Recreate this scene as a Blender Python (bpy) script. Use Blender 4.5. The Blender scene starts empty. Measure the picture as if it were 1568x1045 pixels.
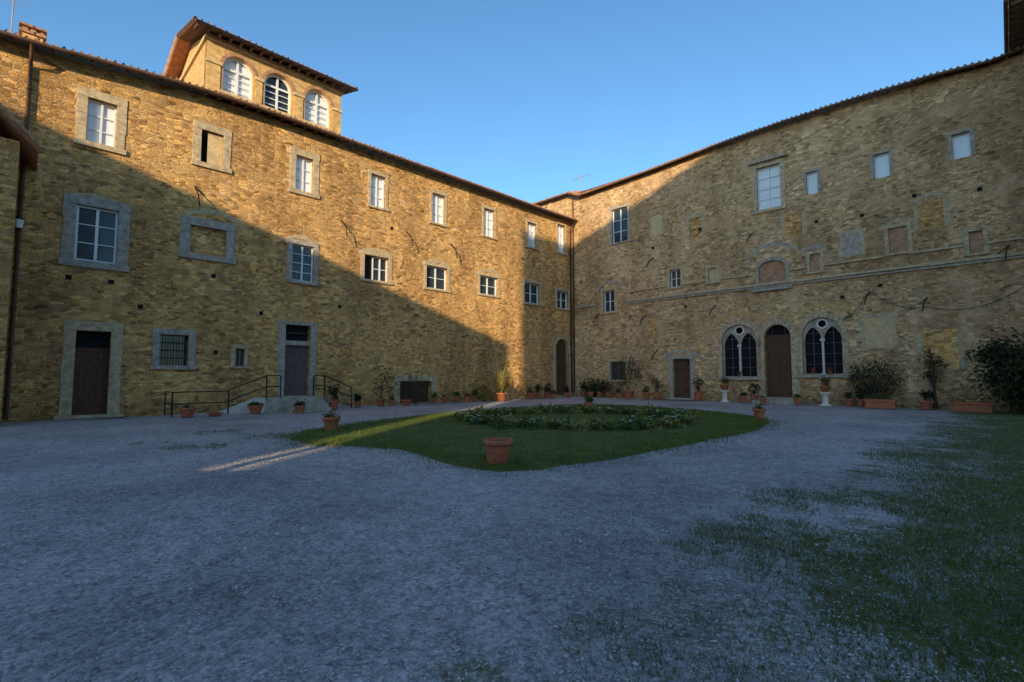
import bpy, bmesh, math, random
import numpy as np
from mathutils import Vector, Matrix
random.seed(7); rng=np.random.default_rng(7)
S=bpy.context.scene
# ------------------------------------------------------------------ survey helpers
F=762.0; TH=math.atan(53/762.0); CAMH=1.6
def ray(px,py):
    u=px-784; v=522.5-py; c,s=math.cos(TH),math.sin(TH)
    return (u,F*c-v*s,F*s+v*c)
class Frame:
    def __init__(s,ox,oy,deg):
        s.o=(ox,oy); a=math.radians(deg); s.a=a
        s.xd=(math.cos(a),math.sin(a)); s.yd=(-math.sin(a),math.cos(a))
    def m(s,px,py,y=0.0):
        r=ray(px,py); cx,cy=-s.o[0],-s.o[1]
        clx=cx*s.xd[0]+cy*s.xd[1]; cly=cx*s.yd[0]+cy*s.yd[1]
        rlx=r[0]*s.xd[0]+r[1]*s.xd[1]; rly=r[0]*s.yd[0]+r[1]*s.yd[1]
        k=(y-cly)/rly
        return clx+k*rlx, CAMH+k*r[2]
    def rect(s,x0,x1,yt,yb,y=0.0):
        xm=(x0+x1)/2; ym=(yt+yb)/2
        return (s.m(x0,ym,y)[0],s.m(x1,ym,y)[0],s.m(xm,yb,y)[1],s.m(xm,yt,y)[1])
    def w(s,x,y):
        return (s.o[0]+x*s.xd[0]+y*s.yd[0], s.o[1]+x*s.xd[1]+y*s.yd[1])
    def wp(s,px,y,py=610):
        return s.w(s.m(px,py,y)[0],y)
def G(px,py):
    r=ray(px,py); k=-CAMH/r[2]; return (r[0]*k,r[1]*k)
LW=Frame(4.9,40,45); RW=Frame(4.9,40,-45); BW=Frame(23.7,21.2,225); AW=Frame(-18.55,16.55,135)
KS=45.0; SHX,SHY=-math.sin(math.radians(11))*KS,-math.cos(math.radians(11))*KS; SHZ=KS*math.tan(math.radians(13.8))
BF=Frame(23.7+SHX,21.2+SHY,225); AF=Frame(-18.55+SHX,16.55+SHY,135)

# ------------------------------------------------------------------ materials
def newmat(name):
    m=bpy.data.materials.new(name); m.use_nodes=True
    nt=m.node_tree; b=nt.nodes['Principled BSDF']; return m,nt,b
def N(nt,t,**k):
    n=nt.nodes.new(t)
    for a,v in k.items(): setattr(n,a,v)
    return n
def ramp(nt,fac,stops,interp='LINEAR'):
    r=N(nt,'ShaderNodeValToRGB'); r.color_ramp.interpolation=interp
    e=r.color_ramp.elements
    while len(e)<len(stops): e.new(0.5)
    for i,(p,c) in enumerate(stops):
        e[i].position=p; e[i].color=(c,c,c,1) if isinstance(c,(int,float)) else (*c,1)
    nt.links.new(fac,r.inputs[0]); return r
def mixc(nt,fac,a,b,mode='MIX'):
    n=N(nt,'ShaderNodeMix',data_type='RGBA',blend_type=mode)
    for sock,v in ((n.inputs[0],fac),(n.inputs[6],a),(n.inputs[7],b)):
        if isinstance(v,(int,float)): sock.default_value=v
        elif isinstance(v,tuple): sock.default_value=(*v,1)
        else: nt.links.new(v,sock)
    return n.outputs[2]
def math_(nt,op,a,b=0.0,c=None):
    n=N(nt,'ShaderNodeMath',operation=op)
    for i,v in enumerate((a,b,c)):
        if v is None: continue
        if isinstance(v,(int,float)): n.inputs[i].default_value=v
        else: nt.links.new(v,n.inputs[i])
    return n.outputs[0]
def noise(nt,vec,scale,detail=4,rough=.6,dim='3D'):
    n=N(nt,'ShaderNodeTexNoise'); n.noise_dimensions=dim; n.inputs['Scale'].default_value=scale
    n.inputs['Detail'].default_value=detail; n.inputs['Roughness'].default_value=rough
    if vec is not None: nt.links.new(vec,n.inputs['Vector'])
    return n
def vor(nt,vec,scale,feature='F1',rnd=1.0):
    v=N(nt,'ShaderNodeTexVoronoi',feature=feature); v.voronoi_dimensions='2D'; v.inputs['Scale'].default_value=scale
    v.inputs['Randomness'].default_value=rnd; nt.links.new(vec,v.inputs['Vector']); return v
def mapping(nt,vec,scale=(1,1,1),loc=(0,0,0)):
    n=N(nt,'ShaderNodeMapping'); n.inputs['Scale'].default_value=scale; n.inputs['Location'].default_value=loc
    nt.links.new(vec,n.inputs['Vector']); return n.outputs[0]
def bump(nt,b,h,dist,strength=1.0):
    n=N(nt,'ShaderNodeBump'); n.inputs['Distance'].default_value=dist; n.inputs['Strength'].default_value=strength
    nt.links.new(h,n.inputs['Height']); nt.links.new(n.outputs[0],b.inputs['Normal'])
def flat2d(nt,tc):
    sep=N(nt,'ShaderNodeSeparateXYZ'); nt.links.new(tc,sep.inputs[0])
    cb=N(nt,'ShaderNodeCombineXYZ'); nt.links.new(math_(nt,'ADD',sep.outputs[0],sep.outputs[1]),cb.inputs[0]); nt.links.new(sep.outputs[2],cb.inputs[1])
    return cb.outputs[0],sep
def rubble(name,stones,mortar,stain,sx=3.4,sz=7.8,off=0.0,plast=.45,gain=(1.38,1.14,1.0)):
    m,nt,b=newmat(name); tc=N(nt,'ShaderNodeTexCoord').outputs['Object']
    p2,sep=flat2d(nt,tc)
    base=mapping(nt,p2,loc=(off,off*.7,0))
    nd=noise(nt,base,1.3,3,.6,'2D')
    sub=N(nt,'ShaderNodeVectorMath',operation='SUBTRACT'); nt.links.new(nd.outputs['Color'],sub.inputs[0]); sub.inputs[1].default_value=(.5,.5,.5)
    sc=N(nt,'ShaderNodeVectorMath',operation='MULTIPLY'); nt.links.new(sub.outputs[0],sc.inputs[0]); sc.inputs[1].default_value=(.45,.22,0)
    ad=N(nt,'ShaderNodeVectorMath',operation='ADD'); nt.links.new(base,ad.inputs[0]); nt.links.new(sc.outputs[0],ad.inputs[1])
    big=noise(nt,base,.7,5,.68,'2D')
    # stone size changes between building campaigns
    step=math_(nt,'GREATER_THAN',noise(nt,base,.42,4,.7,'2D').outputs['Fac'],.51)
    scl=math_(nt,'MULTIPLY_ADD',step,.55,1.0)
    sv=N(nt,'ShaderNodeVectorMath',operation='SCALE'); nt.links.new(mapping(nt,ad.outputs[0],(sx,sz,1)),sv.inputs[0]); nt.links.new(scl,sv.inputs['Scale'])
    v=sv.outputs[0]
    c=vor(nt,v,1,'F1',.72); e=vor(nt,v,1,'DISTANCE_TO_EDGE',.72)
    sp=N(nt,'ShaderNodeSeparateColor'); nt.links.new(c.outputs['Color'],sp.inputs[0])
    cell,cell2,edge=sp.outputs[0],sp.outputs[1],e.outputs[0]
    n=len(stones)
    col=ramp(nt,cell,[(i/(n-1)*.9+.05,cc) for i,cc in enumerate(stones)]).outputs[0]
    fine=noise(nt,base,20,4,.8,'2D')
    col=mixc(nt,1,col,ramp(nt,fine.outputs['Fac'],[(.28,.5),(.5,1.0),(.75,1.45)]).outputs[0],'MULTIPLY')
    col=mixc(nt,1,col,ramp(nt,cell2,[(0,.5),(.2,.85),(.7,1.05),(1,1.35)]).outputs[0],'MULTIPLY')
    ew=math_(nt,'ADD',edge,math_(nt,'MULTIPLY',math_(nt,'SUBTRACT',fine.outputs['Fac'],.5),.3))
    mm=ramp(nt,ew,[(.03,1),(.13,0)]).outputs[0]
    col=mixc(nt,math_(nt,'MULTIPLY',mm,.55),col,mortar)
    dk=ramp(nt,ew,[(.0,1),(.035,0)]).outputs[0]
    col=mixc(nt,math_(nt,'MULTIPLY',dk,.6),col,(.08,.055,.035))
    pt=ramp(nt,big.outputs['Fac'],[(.54,0),(.64,plast)]).outputs[0]
    col=mixc(nt,pt,col,mixc(nt,1,mortar,ramp(nt,fine.outputs['Fac'],[(.2,.5),(.8,1.4)]).outputs[0],'MULTIPLY'))
    st=ramp(nt,noise(nt,mapping(nt,base,(.5,.2,1)),1.0,4,.65,'2D').outputs['Fac'],[(.38,0),(.66,.8)]).outputs[0]
    col=mixc(nt,st,col,mixc(nt,1.0,col,stain,'MULTIPLY'))
    dz=math_(nt,'ADD',sep.outputs[2],math_(nt,'MULTIPLY',big.outputs['Fac'],1.2))
    damp=ramp(nt,math_(nt,'MULTIPLY',dz,.4),[(.25,.6),(.65,0)]).outputs[0]
    col=mixc(nt,damp,col,mixc(nt,1.0,col,(.55,.56,.52),'MULTIPLY'))
    col=mixc(nt,1.0,col,gain,'MULTIPLY')
    nt.links.new(col,b.inputs['Base Color']); b.inputs['Roughness'].default_value=.95
    b.inputs['Specular IOR Level'].default_value=.1
    h=math_(nt,'ADD',math_(nt,'MINIMUM',math_(nt,'MULTIPLY',edge,5),.8),math_(nt,'MULTIPLY',fine.outputs['Fac'],1.5))
    bump(nt,b,h,.028,1.0)
    return m
def simple(name,col,rough=.8,var=.35,scale=6,bmp=.0,bscale=30,spec=.3,metal=0,detail=3):
    m,nt,b=newmat(name); tc=N(nt,'ShaderNodeTexCoord').outputs['Object']
    n1=noise(nt,tc,scale,detail,.7)
    c=mixc(nt,1.0,col,ramp(nt,n1.outputs['Fac'],[(.25,1-var),(.75,1+var)]).outputs[0],'MULTIPLY')
    nt.links.new(c,b.inputs['Base Color']); b.inputs['Roughness'].default_value=rough
    b.inputs['Specular IOR Level'].default_value=spec; b.inputs['Metallic'].default_value=metal
    if bmp>0: bump(nt,b,noise(nt,tc,bscale,3,.7).outputs['Fac'],bmp)
    return m
M={}
M['rubL']=rubble('ochre_rubble',[(.36,.215,.095),(.64,.42,.17),(.78,.53,.23),(.50,.34,.18),(.68,.50,.28)],(.66,.46,.23),(.60,.56,.60),off=0,gain=(1.42,1.15,.92))
M['rubR']=rubble('grey_rubble',[(.38,.26,.14),(.60,.44,.24),(.72,.56,.33),(.50,.38,.24),(.64,.49,.30)],(.68,.50,.33),(.60,.56,.50),off=13,plast=.7,gain=(1.36,1.12,.98))
M['plasterL']=simple('pale_infill',(.64,.44,.23),.9,.3,4,.01,25)
M['stone']=simple('sandstone_trim',(.54,.39,.24),.9,.45,5,.012,40)
M['stoneG']=simple('grey_sandstone',(.42,.34,.28),.9,.45,5,.012,40)
M['stoneP']=simple('pale_stone',(.68,.60,.52),.85,.25,8,.006,40)
M['wood']=simple('old_wood',(.12,.055,.032),.75,.4,7,.004,60)
M['woodG']=simple('grey_brown_wood',(.15,.10,.10),.75,.3,7,.004,60)
M['white']=simple('white_paint',(.82,.80,.80),.5,.06,8)
M['iron']=simple('black_iron',(.02,.02,.022),.55,.3,20,spec=.5)
M['rust']=simple('rusty_iron',(.07,.04,.025),.7,.4,20)
M['gutter']=simple('copper_gutter',(.12,.06,.035),.6,.4,5)
M['terra']=simple('terracotta',(.44,.14,.07),.85,.4,9,.004,60)
M['soil']=simple('soil',(.05,.035,.022),1,.4,30,.02,40)
M['tile']=simple('roof_tile',(.46,.23,.13),.9,.5,3.5,.01,30)
M['soffit']=simple('dark_rafter_wood',(.16,.09,.05),.85,.3,5)
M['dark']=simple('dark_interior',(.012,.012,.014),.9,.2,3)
M['stem']=simple('stem',(.10,.07,.045),.9,.3,10)
M['curtain']=simple('white_inner_shutter',(.84,.82,.84),.25,.08,3,spec=.6)
def glassm():
    m,nt,b=newmat('window_glass'); b.inputs['Base Color'].default_value=(.035,.045,.06,1)
    b.inputs['Roughness'].default_value=.12; b.inputs['Specular IOR Level'].default_value=.5
    tc=N(nt,'ShaderNodeTexCoord').outputs['Object']; bump(nt,b,noise(nt,tc,1.2,1).outputs['Fac'],.006)
    return m
M['glass']=glassm()
def brickm(name,c1,c2,mo,s=1.0):
    m,nt,b=newmat(name); tc=N(nt,'ShaderNodeTexCoord').outputs['Object']
    p2,sep=flat2d(nt,tc)
    br=N(nt,'ShaderNodeTexBrick'); nt.links.new(p2,br.inputs['Vector'])
    br.inputs['Scale'].default_value=s; br.inputs['Brick Width'].default_value=.29; br.inputs['Row Height'].default_value=.08
    br.inputs['Mortar Size'].default_value=.009; br.inputs['Color1'].default_value=(*c1,1); br.inputs['Color2'].default_value=(*c2,1); br.inputs['Mortar'].default_value=(*mo,1)
    n1=noise(nt,tc,4,5,.75)
    c=mixc(nt,1,br.outputs[0],ramp(nt,n1.outputs['Fac'],[(.25,.5),(.75,1.45)]).outputs[0],'MULTIPLY')
    nt.links.new(c,b.inputs['Base Color']); b.inputs['Roughness'].default_value=.95
    bump(nt,b,math_(nt,'SUBTRACT',n1.outputs['Fac'],br.outputs['Fac']),.015)
    return m
M['brick']=brickm('red_brick',(.46,.18,.09),(.58,.28,.15),(.5,.38,.26))
M['brickO']=brickm('ochre_brick',(.76,.45,.16),(.62,.33,.11),(.72,.48,.24))
def leafm(name,c1,c2,c3,scale=5,trans=.35):
    m,nt,b=newmat(name); tc=N(nt,'ShaderNodeTexCoord').outputs['Object']
    f=ramp(nt,noise(nt,tc,scale,3,.8).outputs['Fac'],[(.32,c1),(.5,c2),(.68,c3)]).outputs[0]
    nt.links.new(f,b.inputs['Base Color']); b.inputs['Roughness'].default_value=.55; b.inputs['Specular IOR Level'].default_value=.3
    t=N(nt,'ShaderNodeBsdfTranslucent'); nt.links.new(f,t.inputs[0])
    mx=N(nt,'ShaderNodeMixShader'); mx.inputs[0].default_value=trans
    nt.links.new(b.outputs[0],mx.inputs[1]); nt.links.new(t.outputs[0],mx.inputs[2])
    nt.links.new(mx.outputs[0],nt.nodes['Material Output'].inputs[0]); return m
M['leaf']=leafm('leaf_green',(.03,.06,.015),(.08,.12,.03),(.15,.18,.05))
M['leafD']=leafm('leaf_dark',(.014,.022,.010),(.032,.045,.020),(.07,.075,.03))
M['leafY']=leafm('leaf_yellow',(.18,.16,.05),(.36,.29,.09),(.52,.38,.14))
M['grass']=leafm('grass_blade',(.06,.10,.010),(.13,.17,.018),(.25,.22,.04),3,.3)
M['grassD']=leafm('dry_grass_blade',(.07,.10,.015),(.14,.16,.03),(.26,.22,.07),4,.3)
M['fw']=simple('white_petal',(.85,.83,.8),.6,.05,5)
M['fy']=simple('yellow_petal',(.8,.6,.05),.6,.1,5)
M['fr']=simple('pink_petal',(.55,.05,.08),.6,.1,5)
M['deadleaf']=simple('fallen_leaf',(.20,.10,.05),.8,.5,9)
M['pebble']=simple('pebble',(.62,.53,.52),.9,.6,7,spec=.2)

# ------------------------------------------------------------------ mesh accumulator
class Acc:
    def __init__(s): s.v=[];s.f=[];s.mi=[];s.mats=[];s.sm=[]
    def add(s,vs,fs,mat,smooth=False):
        if mat not in s.mats: s.mats.append(mat)
        k=s.mats.index(mat); o=len(s.v); s.v.extend(vs)
        for f in fs: s.f.append(tuple(o+i for i in f)); s.mi.append(k); s.sm.append(smooth)
    def box(s,x0,x1,y0,y1,z0,z1,mat):
        s.add([(x0,y0,z0),(x1,y0,z0),(x1,y1,z0),(x0,y1,z0),(x0,y0,z1),(x1,y0,z1),(x1,y1,z1),(x0,y1,z1)],
              [(0,3,2,1),(4,5,6,7),(0,1,5,4),(1,2,6,5),(2,3,7,6),(3,0,4,7)],mat)
    def lathe(s,c,prof,mat,n=24,sx=1,sy=1):
        vs=[];fs=[]
        for r,z in prof:
            for i in range(n):
                a=2*math.pi*i/n; vs.append((c[0]+r*sx*math.cos(a),c[1]+r*sy*math.sin(a),c[2]+z))
        for j in range(len(prof)-1):
            for i in range(n):
                k=(i+1)%n; fs.append((j*n+i,j*n+k,(j+1)*n+k,(j+1)*n+i))
        s.add(vs,fs,mat,True)
    def disc(s,c,r,mat,n=20):
        s.add([(c[0]+r*math.cos(2*math.pi*i/n),c[1]+r*math.sin(2*math.pi*i/n),c[2]) for i in range(n)],[tuple(range(n))],mat)
    def tube(s,pts,r,mat,n=6):
        pts=[Vector(p) for p in pts]; vs=[];fs=[]
        for i,p in enumerate(pts):
            d=(pts[min(i+1,len(pts)-1)]-pts[max(i-1,0)]).normalized()
            up=Vector((0,0,1)) if abs(d.z)<.9 else Vector((1,0,0))
            a=d.cross(up).normalized(); b=d.cross(a)
            rr=r[i] if isinstance(r,(list,tuple)) else r
            for k in range(n):
                t=2*math.pi*k/n; q=p+a*rr*math.cos(t)+b*rr*math.sin(t); vs.append(tuple(q))
        for i in range(len(pts)-1):
            for k in range(n):
                j=(k+1)%n; fs.append((i*n+k,i*n+j,(i+1)*n+j,(i+1)*n+k))
        fs.append(tuple(range(n))); fs.append(tuple(range((len(pts)-1)*n,len(pts)*n)))
        s.add(vs,fs,mat,n>5)
    def ring(s,xc,zc,r0,r1,y0,y1,mat,n=13,a0=0,a1=math.pi,gap=.012,jit=.0):
        for i in range(n):
            t0=a0+(a1-a0)*i/n+gap/r1; t1=a0+(a1-a0)*(i+1)/n-gap/r1; ro=r1+random.uniform(-jit,jit)
            P=[]
            for y in (y0,y1):
                for (r,t) in ((r0,t0),(ro,t0),(ro,t1),(r0,t1)): P.append((xc+r*math.cos(t),y,zc+r*math.sin(t)))
            s.add(P,[(0,1,2,3),(4,7,6,5),(0,4,5,1),(1,5,6,2),(2,6,7,3),(3,7,4,0)],mat)
    def leaves(s,c,rad,n,size,mat,clumps=14,flat=1.0,spread=.35):
        cs=[]
        for _ in range(clumps):
            while True:
                p=Vector((random.uniform(-1,1),random.uniform(-1,1),random.uniform(-1,1)))
                if p.length<1: break
            cs.append((p,random.uniform(.6,1.3)))
        vs=[];fs=[]
        for i in range(n):
            p,q=random.choice(cs); g=Vector((random.gauss(0,1),random.gauss(0,1),random.gauss(0,1)))*spread*q*.7
            pos=Vector((c[0]+(p.x+g.x)*rad[0],c[1]+(p.y+g.y)*rad[1],c[2]+(p.z+g.z)*rad[2]))
            if pos.z<.02: pos.z=random.uniform(.02,.2)
            a=Vector((random.gauss(0,1),random.gauss(0,1),random.gauss(0,.7))).normalized()
            b=a.cross(Vector((random.gauss(0,1),random.gauss(0,1),random.gauss(0,1)))).normalized()
            L=size*random.uniform(.6,1.4); w=L*.36*flat
            o=len(vs); vs+= [tuple(pos),tuple(pos+a*L*.5+b*w),tuple(pos+a*L),tuple(pos+a*L*.5-b*w)]; fs.append((o,o+1,o+2,o+3))
        s.add(vs,fs,mat)
    def obj(s,name,parent=None,loc=(0,0,0),rz=0,bevel=0):
        me=bpy.data.meshes.new(name); me.from_pydata(s.v,[],s.f)
        for m in s.mats: me.materials.append(m)
        me.polygons.foreach_set('material_index',s.mi); me.polygons.foreach_set('use_smooth',s.sm); me.update()
        o=bpy.data.objects.new(name,me); S.collection.objects.link(o); o.location=loc; o.rotation_euler[2]=rz
        if parent: o.parent=parent
        if bevel:
            b=o.modifiers.new('bevel','BEVEL'); b.width=bevel; b.segments=2; b.limit_method='ANGLE'
        return o
def empty(name,fr=None,loc=(0,0,0)):
    e=bpy.data.objects.new(name,None); S.collection.objects.link(e); e.empty_display_size=.3
    if fr: e.location=(fr.o[0],fr.o[1],0); e.rotation_euler[2]=fr.a
    else: e.location=loc
    return e
def plate(acc,outer,holes,y0,y1,mat):
    cu=bpy.data.curves.new('t','CURVE'); cu.dimensions='2D'; cu.fill_mode='BOTH'; cu.extrude=(y1-y0)/2
    for pts in [outer]+holes:
        sp=cu.splines.new('POLY'); sp.points.add(len(pts)-1)
        for i,(x,z) in enumerate(pts): sp.points[i].co=(x,z,0,1)
        sp.use_cyclic_u=True
    o=bpy.data.objects.new('t',cu); S.collection.objects.link(o)
    dg=bpy.context.evaluated_depsgraph_get(); me=bpy.data.meshes.new_from_object(o.evaluated_get(dg))
    ym=(y0+y1)/2
    acc.add([(v.co.x,ym-v.co.z,v.co.y) for v in me.vertices],[tuple(p.vertices) for p in me.polygons],mat)
    bpy.data.objects.remove(o); bpy.data.curves.remove(cu); bpy.data.meshes.remove(me)
def archpts(x0,x1,z0,z1,n=16,rise=None):
    w=(x1-x0)/2; rise=w if rise is None else rise; xc=(x0+x1)/2; zc=z1-rise
    return [(x0,z0),(x1,z0)]+[(xc+w*math.cos(math.pi*i/n),zc+rise*math.sin(math.pi*i/n)) for i in range(n+1)]
def gothic(x0,x1,z0,z1,n=8,k=1.0):
    w=x1-x0; R_=w*k; h=math.sqrt(R_*R_-(R_-w/2)**2); zc=z1-h; am=math.acos((R_-w/2)/R_)
    r=[(x1-R_+R_*math.cos(am*i/n),zc+R_*math.sin(am*i/n)) for i in range(n+1)]
    l=[(x0+R_-R_*math.cos(am*i/n),zc+R_*math.sin(am*i/n)) for i in range(n-1,-1,-1)]
    return [(x0,z0),(x1,z0)]+r+l
def circ(x,z,r,n=20): return [(x+r*math.cos(2*math.pi*i/n),z+r*math.sin(2*math.pi*i/n)) for i in range(n)]

def wall(parent,name,x0,x1,top,holes,mat,dep=.38,ybk=None,z0=-.3,topsteps=1.0):
    xs=set([x0,x1]); zs=set([z0])
    x=x0
    while x<x1: xs.add(round(x,3)); x+=topsteps
    for h in holes: xs.add(h[0]);xs.add(h[1]);zs.add(h[2]);zs.add(h[3])
    xs=sorted(xs); zs=sorted(zs)
    a=Acc(); nx=len(xs); nz=len(zs)+1
    vs=[]
    for xx in xs:
        for zz in zs: vs.append((xx,0,zz))
        vs.append((xx,0,top(xx)))
    fs=[]
    for i in range(nx-1):
        for j in range(nz-1):
            cx=(xs[i]+xs[i+1])/2; cz=(zs[j]+zs[j+1])/2 if j<nz-2 else zs[-1]+.05
            if any(h[0]<cx<h[1] and h[2]<cz<h[3] for h in holes): continue
            fs.append((i*nz+j,(i+1)*nz+j,(i+1)*nz+j+1,i*nz+j+1))
    a.add(vs,fs,mat)
    for (p,q,r,t) in holes:
        a.add([(p,0,r),(q,0,r),(q,0,t),(p,0,t),(p,dep,r),(q,dep,r),(q,dep,t),(p,dep,t)],[(0,1,5,4),(1,2,6,5),(2,3,7,6),(3,0,4,7)],mat)
    if ybk:
        zt=top(x0); zt2=top(x1)
        a.add([(x0,0,z0),(x0,ybk,z0),(x0,ybk,zt),(x0,0,zt),(x1,0,z0),(x1,ybk,z0),(x1,ybk,zt2),(x1,0,zt2)],[(0,1,2,3),(4,7,6,5),(1,5,6,2),(3,2,6,7)],mat)
    return a.obj(name,parent)

def surround(a,r,w,mat,sill=True,proud=.035,lint=None,y0=-.0,extra_sill=.06):
    x0,x1,z0,z1=r; lw=lint or w
    for side in (-1,1):
        z=z0
        while z<z1-.02:
            h=random.uniform(.45,.9); h=min(h,z1-z)
            if z1-z-h<.25: h=z1-z
            e=random.uniform(0,.04)
            if side<0: a.box(x0-w-e,x0,-proud-random.uniform(0,.006),.1,z+.003,z+h-.003,mat)
            else: a.box(x1,x1+w+e,-proud-random.uniform(0,.006),.1,z+.003,z+h-.003,mat)
            z+=h
    a.box(x0-w-.03,x1+w+.03,-proud-.012,.1,z1,z1+lw,mat)
    if sill: a.box(x0-w-extra_sill,x1+w+extra_sill,-proud-.07,.1,z0-w*.7,z0,mat)
def casement(a,r,y=.2,fw=.06,rows=3,frame=None,pane=None,mull=True,arch=0):
    x0,x1,z0,z1=r; frame=frame or M['white']; pane=pane or M['glass']; xm=(x0+x1)/2
    a.box(x0,x0+fw,y-.03,y+.03,z0,z1,frame); a.box(x1-fw,x1,y-.03,y+.03,z0,z1,frame)
    a.box(x0+fw,x1-fw,y-.031,y+.03,z0,z0+fw,frame); a.box(x0+fw,x1-fw,y-.031,y+.03,z1-fw,z1,frame)
    if mull: a.box(xm-fw*.6,xm+fw*.6,y-.04,y+.03,z0+fw,z1-fw,frame)
    for k in range(1,rows):
        zz=z0+(z1-z0)*k/rows
        if mull:
            a.box(x0+fw,xm-fw*.6,y-.02,y+.02,zz-.018,zz+.018,frame); a.box(xm+fw*.6,x1-fw,y-.02,y+.02,zz-.018,zz+.018,frame)
        else: a.box(x0+fw,x1-fw,y-.02,y+.02,zz-.018,zz+.018,frame)
    a.add([(x0,y+.05,z0),(x1,y+.05,z0),(x1,y+.05,z1),(x0,y+.05,z1)],[(0,1,2,3)],pane)
def fillp(a,r,y,mat):
    x0,x1,z0,z1=r; a.add([(x0,y,z0),(x1,y,z0),(x1,y,z1),(x0,y,z1)],[(0,1,2,3)],mat)
def planks(a,r,y,mat,step=.16):
    x0,x1,z0,z1=r; n=max(2,round((x1-x0)/step)); d=(x1-x0)/n
    for i in range(n): a.box(x0+i*d+.004,x0+(i+1)*d-.004,y+random.uniform(0,.006),y+.05,z0+.01,z1,mat)
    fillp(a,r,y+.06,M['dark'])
    xm=(x0+x1)/2
    a.box(xm-.03,xm+.03,y-.02,y+.001,z0+.02,z1,mat)
    for zz in (z0+.35,(z0+z1)/2,z1-.3): a.box(x0+.02,xm-.05,y-.012,y,zz-.05,zz+.05,mat); a.box(xm+.05,x1-.02,y-.012,y,zz-.05,zz+.05,mat)
def tiles(a,x0,x1,zf,ye,depth,slope,p=.25,rise=.075,th=.05):
    n=int((x1-x0)/p)*8; rows=[0,.38,.385,.8,.805,1.3,depth]
    vs=[];nr=len(rows)
    for i in range(n+1):
        x=x0+(x1-x0)*i/n; ph=(x-x0)/p; c=math.cos(2*math.pi*ph); k=int(ph)
        rnd=random.Random(k*7+3); jy=rnd.uniform(-.03,.02); jz=rnd.uniform(-.012,.012)
        w=rise*(max(c,-.35)) 
        for j,r in enumerate(rows):
            dy=jy if j==0 else 0
            lift=[.05,.0,.045,0,.04,0,0][j]
            vs.append((x,ye+r+dy,zf(x)+r*slope+w+lift+jz+th+.03))
    fs=[(i*nr+j,(i+1)*nr+j,(i+1)*nr+j+1,i*nr+j+1) for i in range(n) for j in range(nr-1)]
    a.add(vs,fs,M['tile'],True)
    m=max(2,int((x1-x0)/1.0)); vs=[]
    for i in range(m+1):
        x=x0+(x1-x0)*i/m; vs+=[(x,ye+.02,zf(x)),(x,ye+depth,zf(x)+depth*slope),(x,ye+.02,zf(x)+th)]
    fs=[]
    for i in range(m):
        q=i*3; fs+=[(q,q+3,q+4,q+1),(q,q+2,q+5,q+3)]
    a.add(vs,fs,M['soffit'])
    vs=[];
    for i in range(n+1):
        x=x0+(x1-x0)*i/n; k=int((x-x0)/p); rnd=random.Random(k*7+3); jy=rnd.uniform(-.03,.02); jz=rnd.uniform(-.012,.012)
        c=math.cos(2*math.pi*(x-x0)/p); w=rise*max(c,-.35)
        vs+=[(x,ye+.03,zf(x)+th*.5),(x,ye+.01+jy,zf(x)+w+.05+jz+th+.03)]
    a.add(vs,[(2*i,2*i+2,2*i+3,2*i+1) for i in range(n)],M['tile'])
def rafters(a,x0,x1,zf,ye,step=.55):
    x=x0+.2
    while x<x1:
        z=zf(x); a.add([(x-.04,ye+.06,z-.09),(x+.04,ye+.06,z-.09),(x+.04,.0,z-.09+.13),(x-.04,.0,z-.09+.13),(x-.04,ye+.06,z-.004),(x+.04,ye+.06,z-.004),(x+.04,0,z+.12),(x-.04,0,z+.12)],
             [(0,3,2,1),(0,1,5,4),(1,2,6,5),(3,0,4,7)],M['soffit']); x+=step
def interp(pts):
    pts=sorted(pts)
    xs=[p[0] for p in pts]; zs=[p[1] for p in pts]
    return lambda x: float(np.interp(x,xs,zs))

# =================================================================== LEFT BUILDING
L=empty('medieval_stone_building',LW)
eave=interp([LW.m(px,py) for px,py in [(-40,50),(0,62),(60,80),(150,103),(290,141),(400,176),(535,224),(680,274),(820,323),(874,341)]]+[(0.5,LW.m(874,341)[1])])
R=lambda *a: LW.rect(*a)
holes=[];fr=Acc();tr=Acc()
UP=[(133,178,155,222),(308,342,203,253),(453,479,241,294),(568,590,269,318),(662,681,298,343),(741,757,321,363),(808,821,342,379),(854,865,345,388)]
for i,q in enumerate(UP):
    r=R(*q); holes.append(r)
    surround(tr,r,.30 if i<3 else .16,M['stone'],lint=.34 if i<3 else .2)
    if i==1: fillp(fr,(r[0]+(r[1]-r[0])*.3,r[1],r[2],r[3]),.10,M['plasterL']); fillp(fr,r,.3,M['dark'])
    else: casement(fr,r,.2,.06,3,pane=M['curtain'])
MID=[(115,180,318,402),(291,346,349,391),(447,480,376,431),(558,595,393,430),(653,685,409,443),(735,762,424,452),(803,826,434,465),(853,870,446,473)]
for i,q in enumerate(MID):
    r=R(*q); holes.append(r)
    surround(tr,r,[.36,.36,.22,.2,.18,.18,.18,.16][i],M['stoneG'] if i in(0,1,2) else M['stone'])
    if i==1: fillp(fr,r,.12,M['rubL'])
    elif i in (0,): casement(fr,r,.12,.08,3)
    elif i==2: casement(fr,r,.14,.06,4)
    elif i==3:
        casement(fr,(r[0]+(r[1]-r[0])*.38,r[1],r[2],r[3]),.2,.06,2); fillp(fr,r,.3,M['dark'])
    else: casement(fr,r,.2,.07,2)
d1=R(113,167,507,632); d1=(d1[0],d1[1],.12,d1[3]); holes.append(d1); surround(tr,d1,.34,M['stone'],sill=False,lint=.36)
x0,x1,z0,z1=d1; planks(fr,(x0,x1,z0,z1-.75),.25,M['wood']); fr.box(x0,x1,.22,.32,z1-.75,z1-.65,M['wood']); fillp(fr,(x0,x1,z1-.65,z1),.34,M['dark'])
tr.box(x0-.5,x1+.5,-.35,.1,0,.12,M['stone'])
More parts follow.
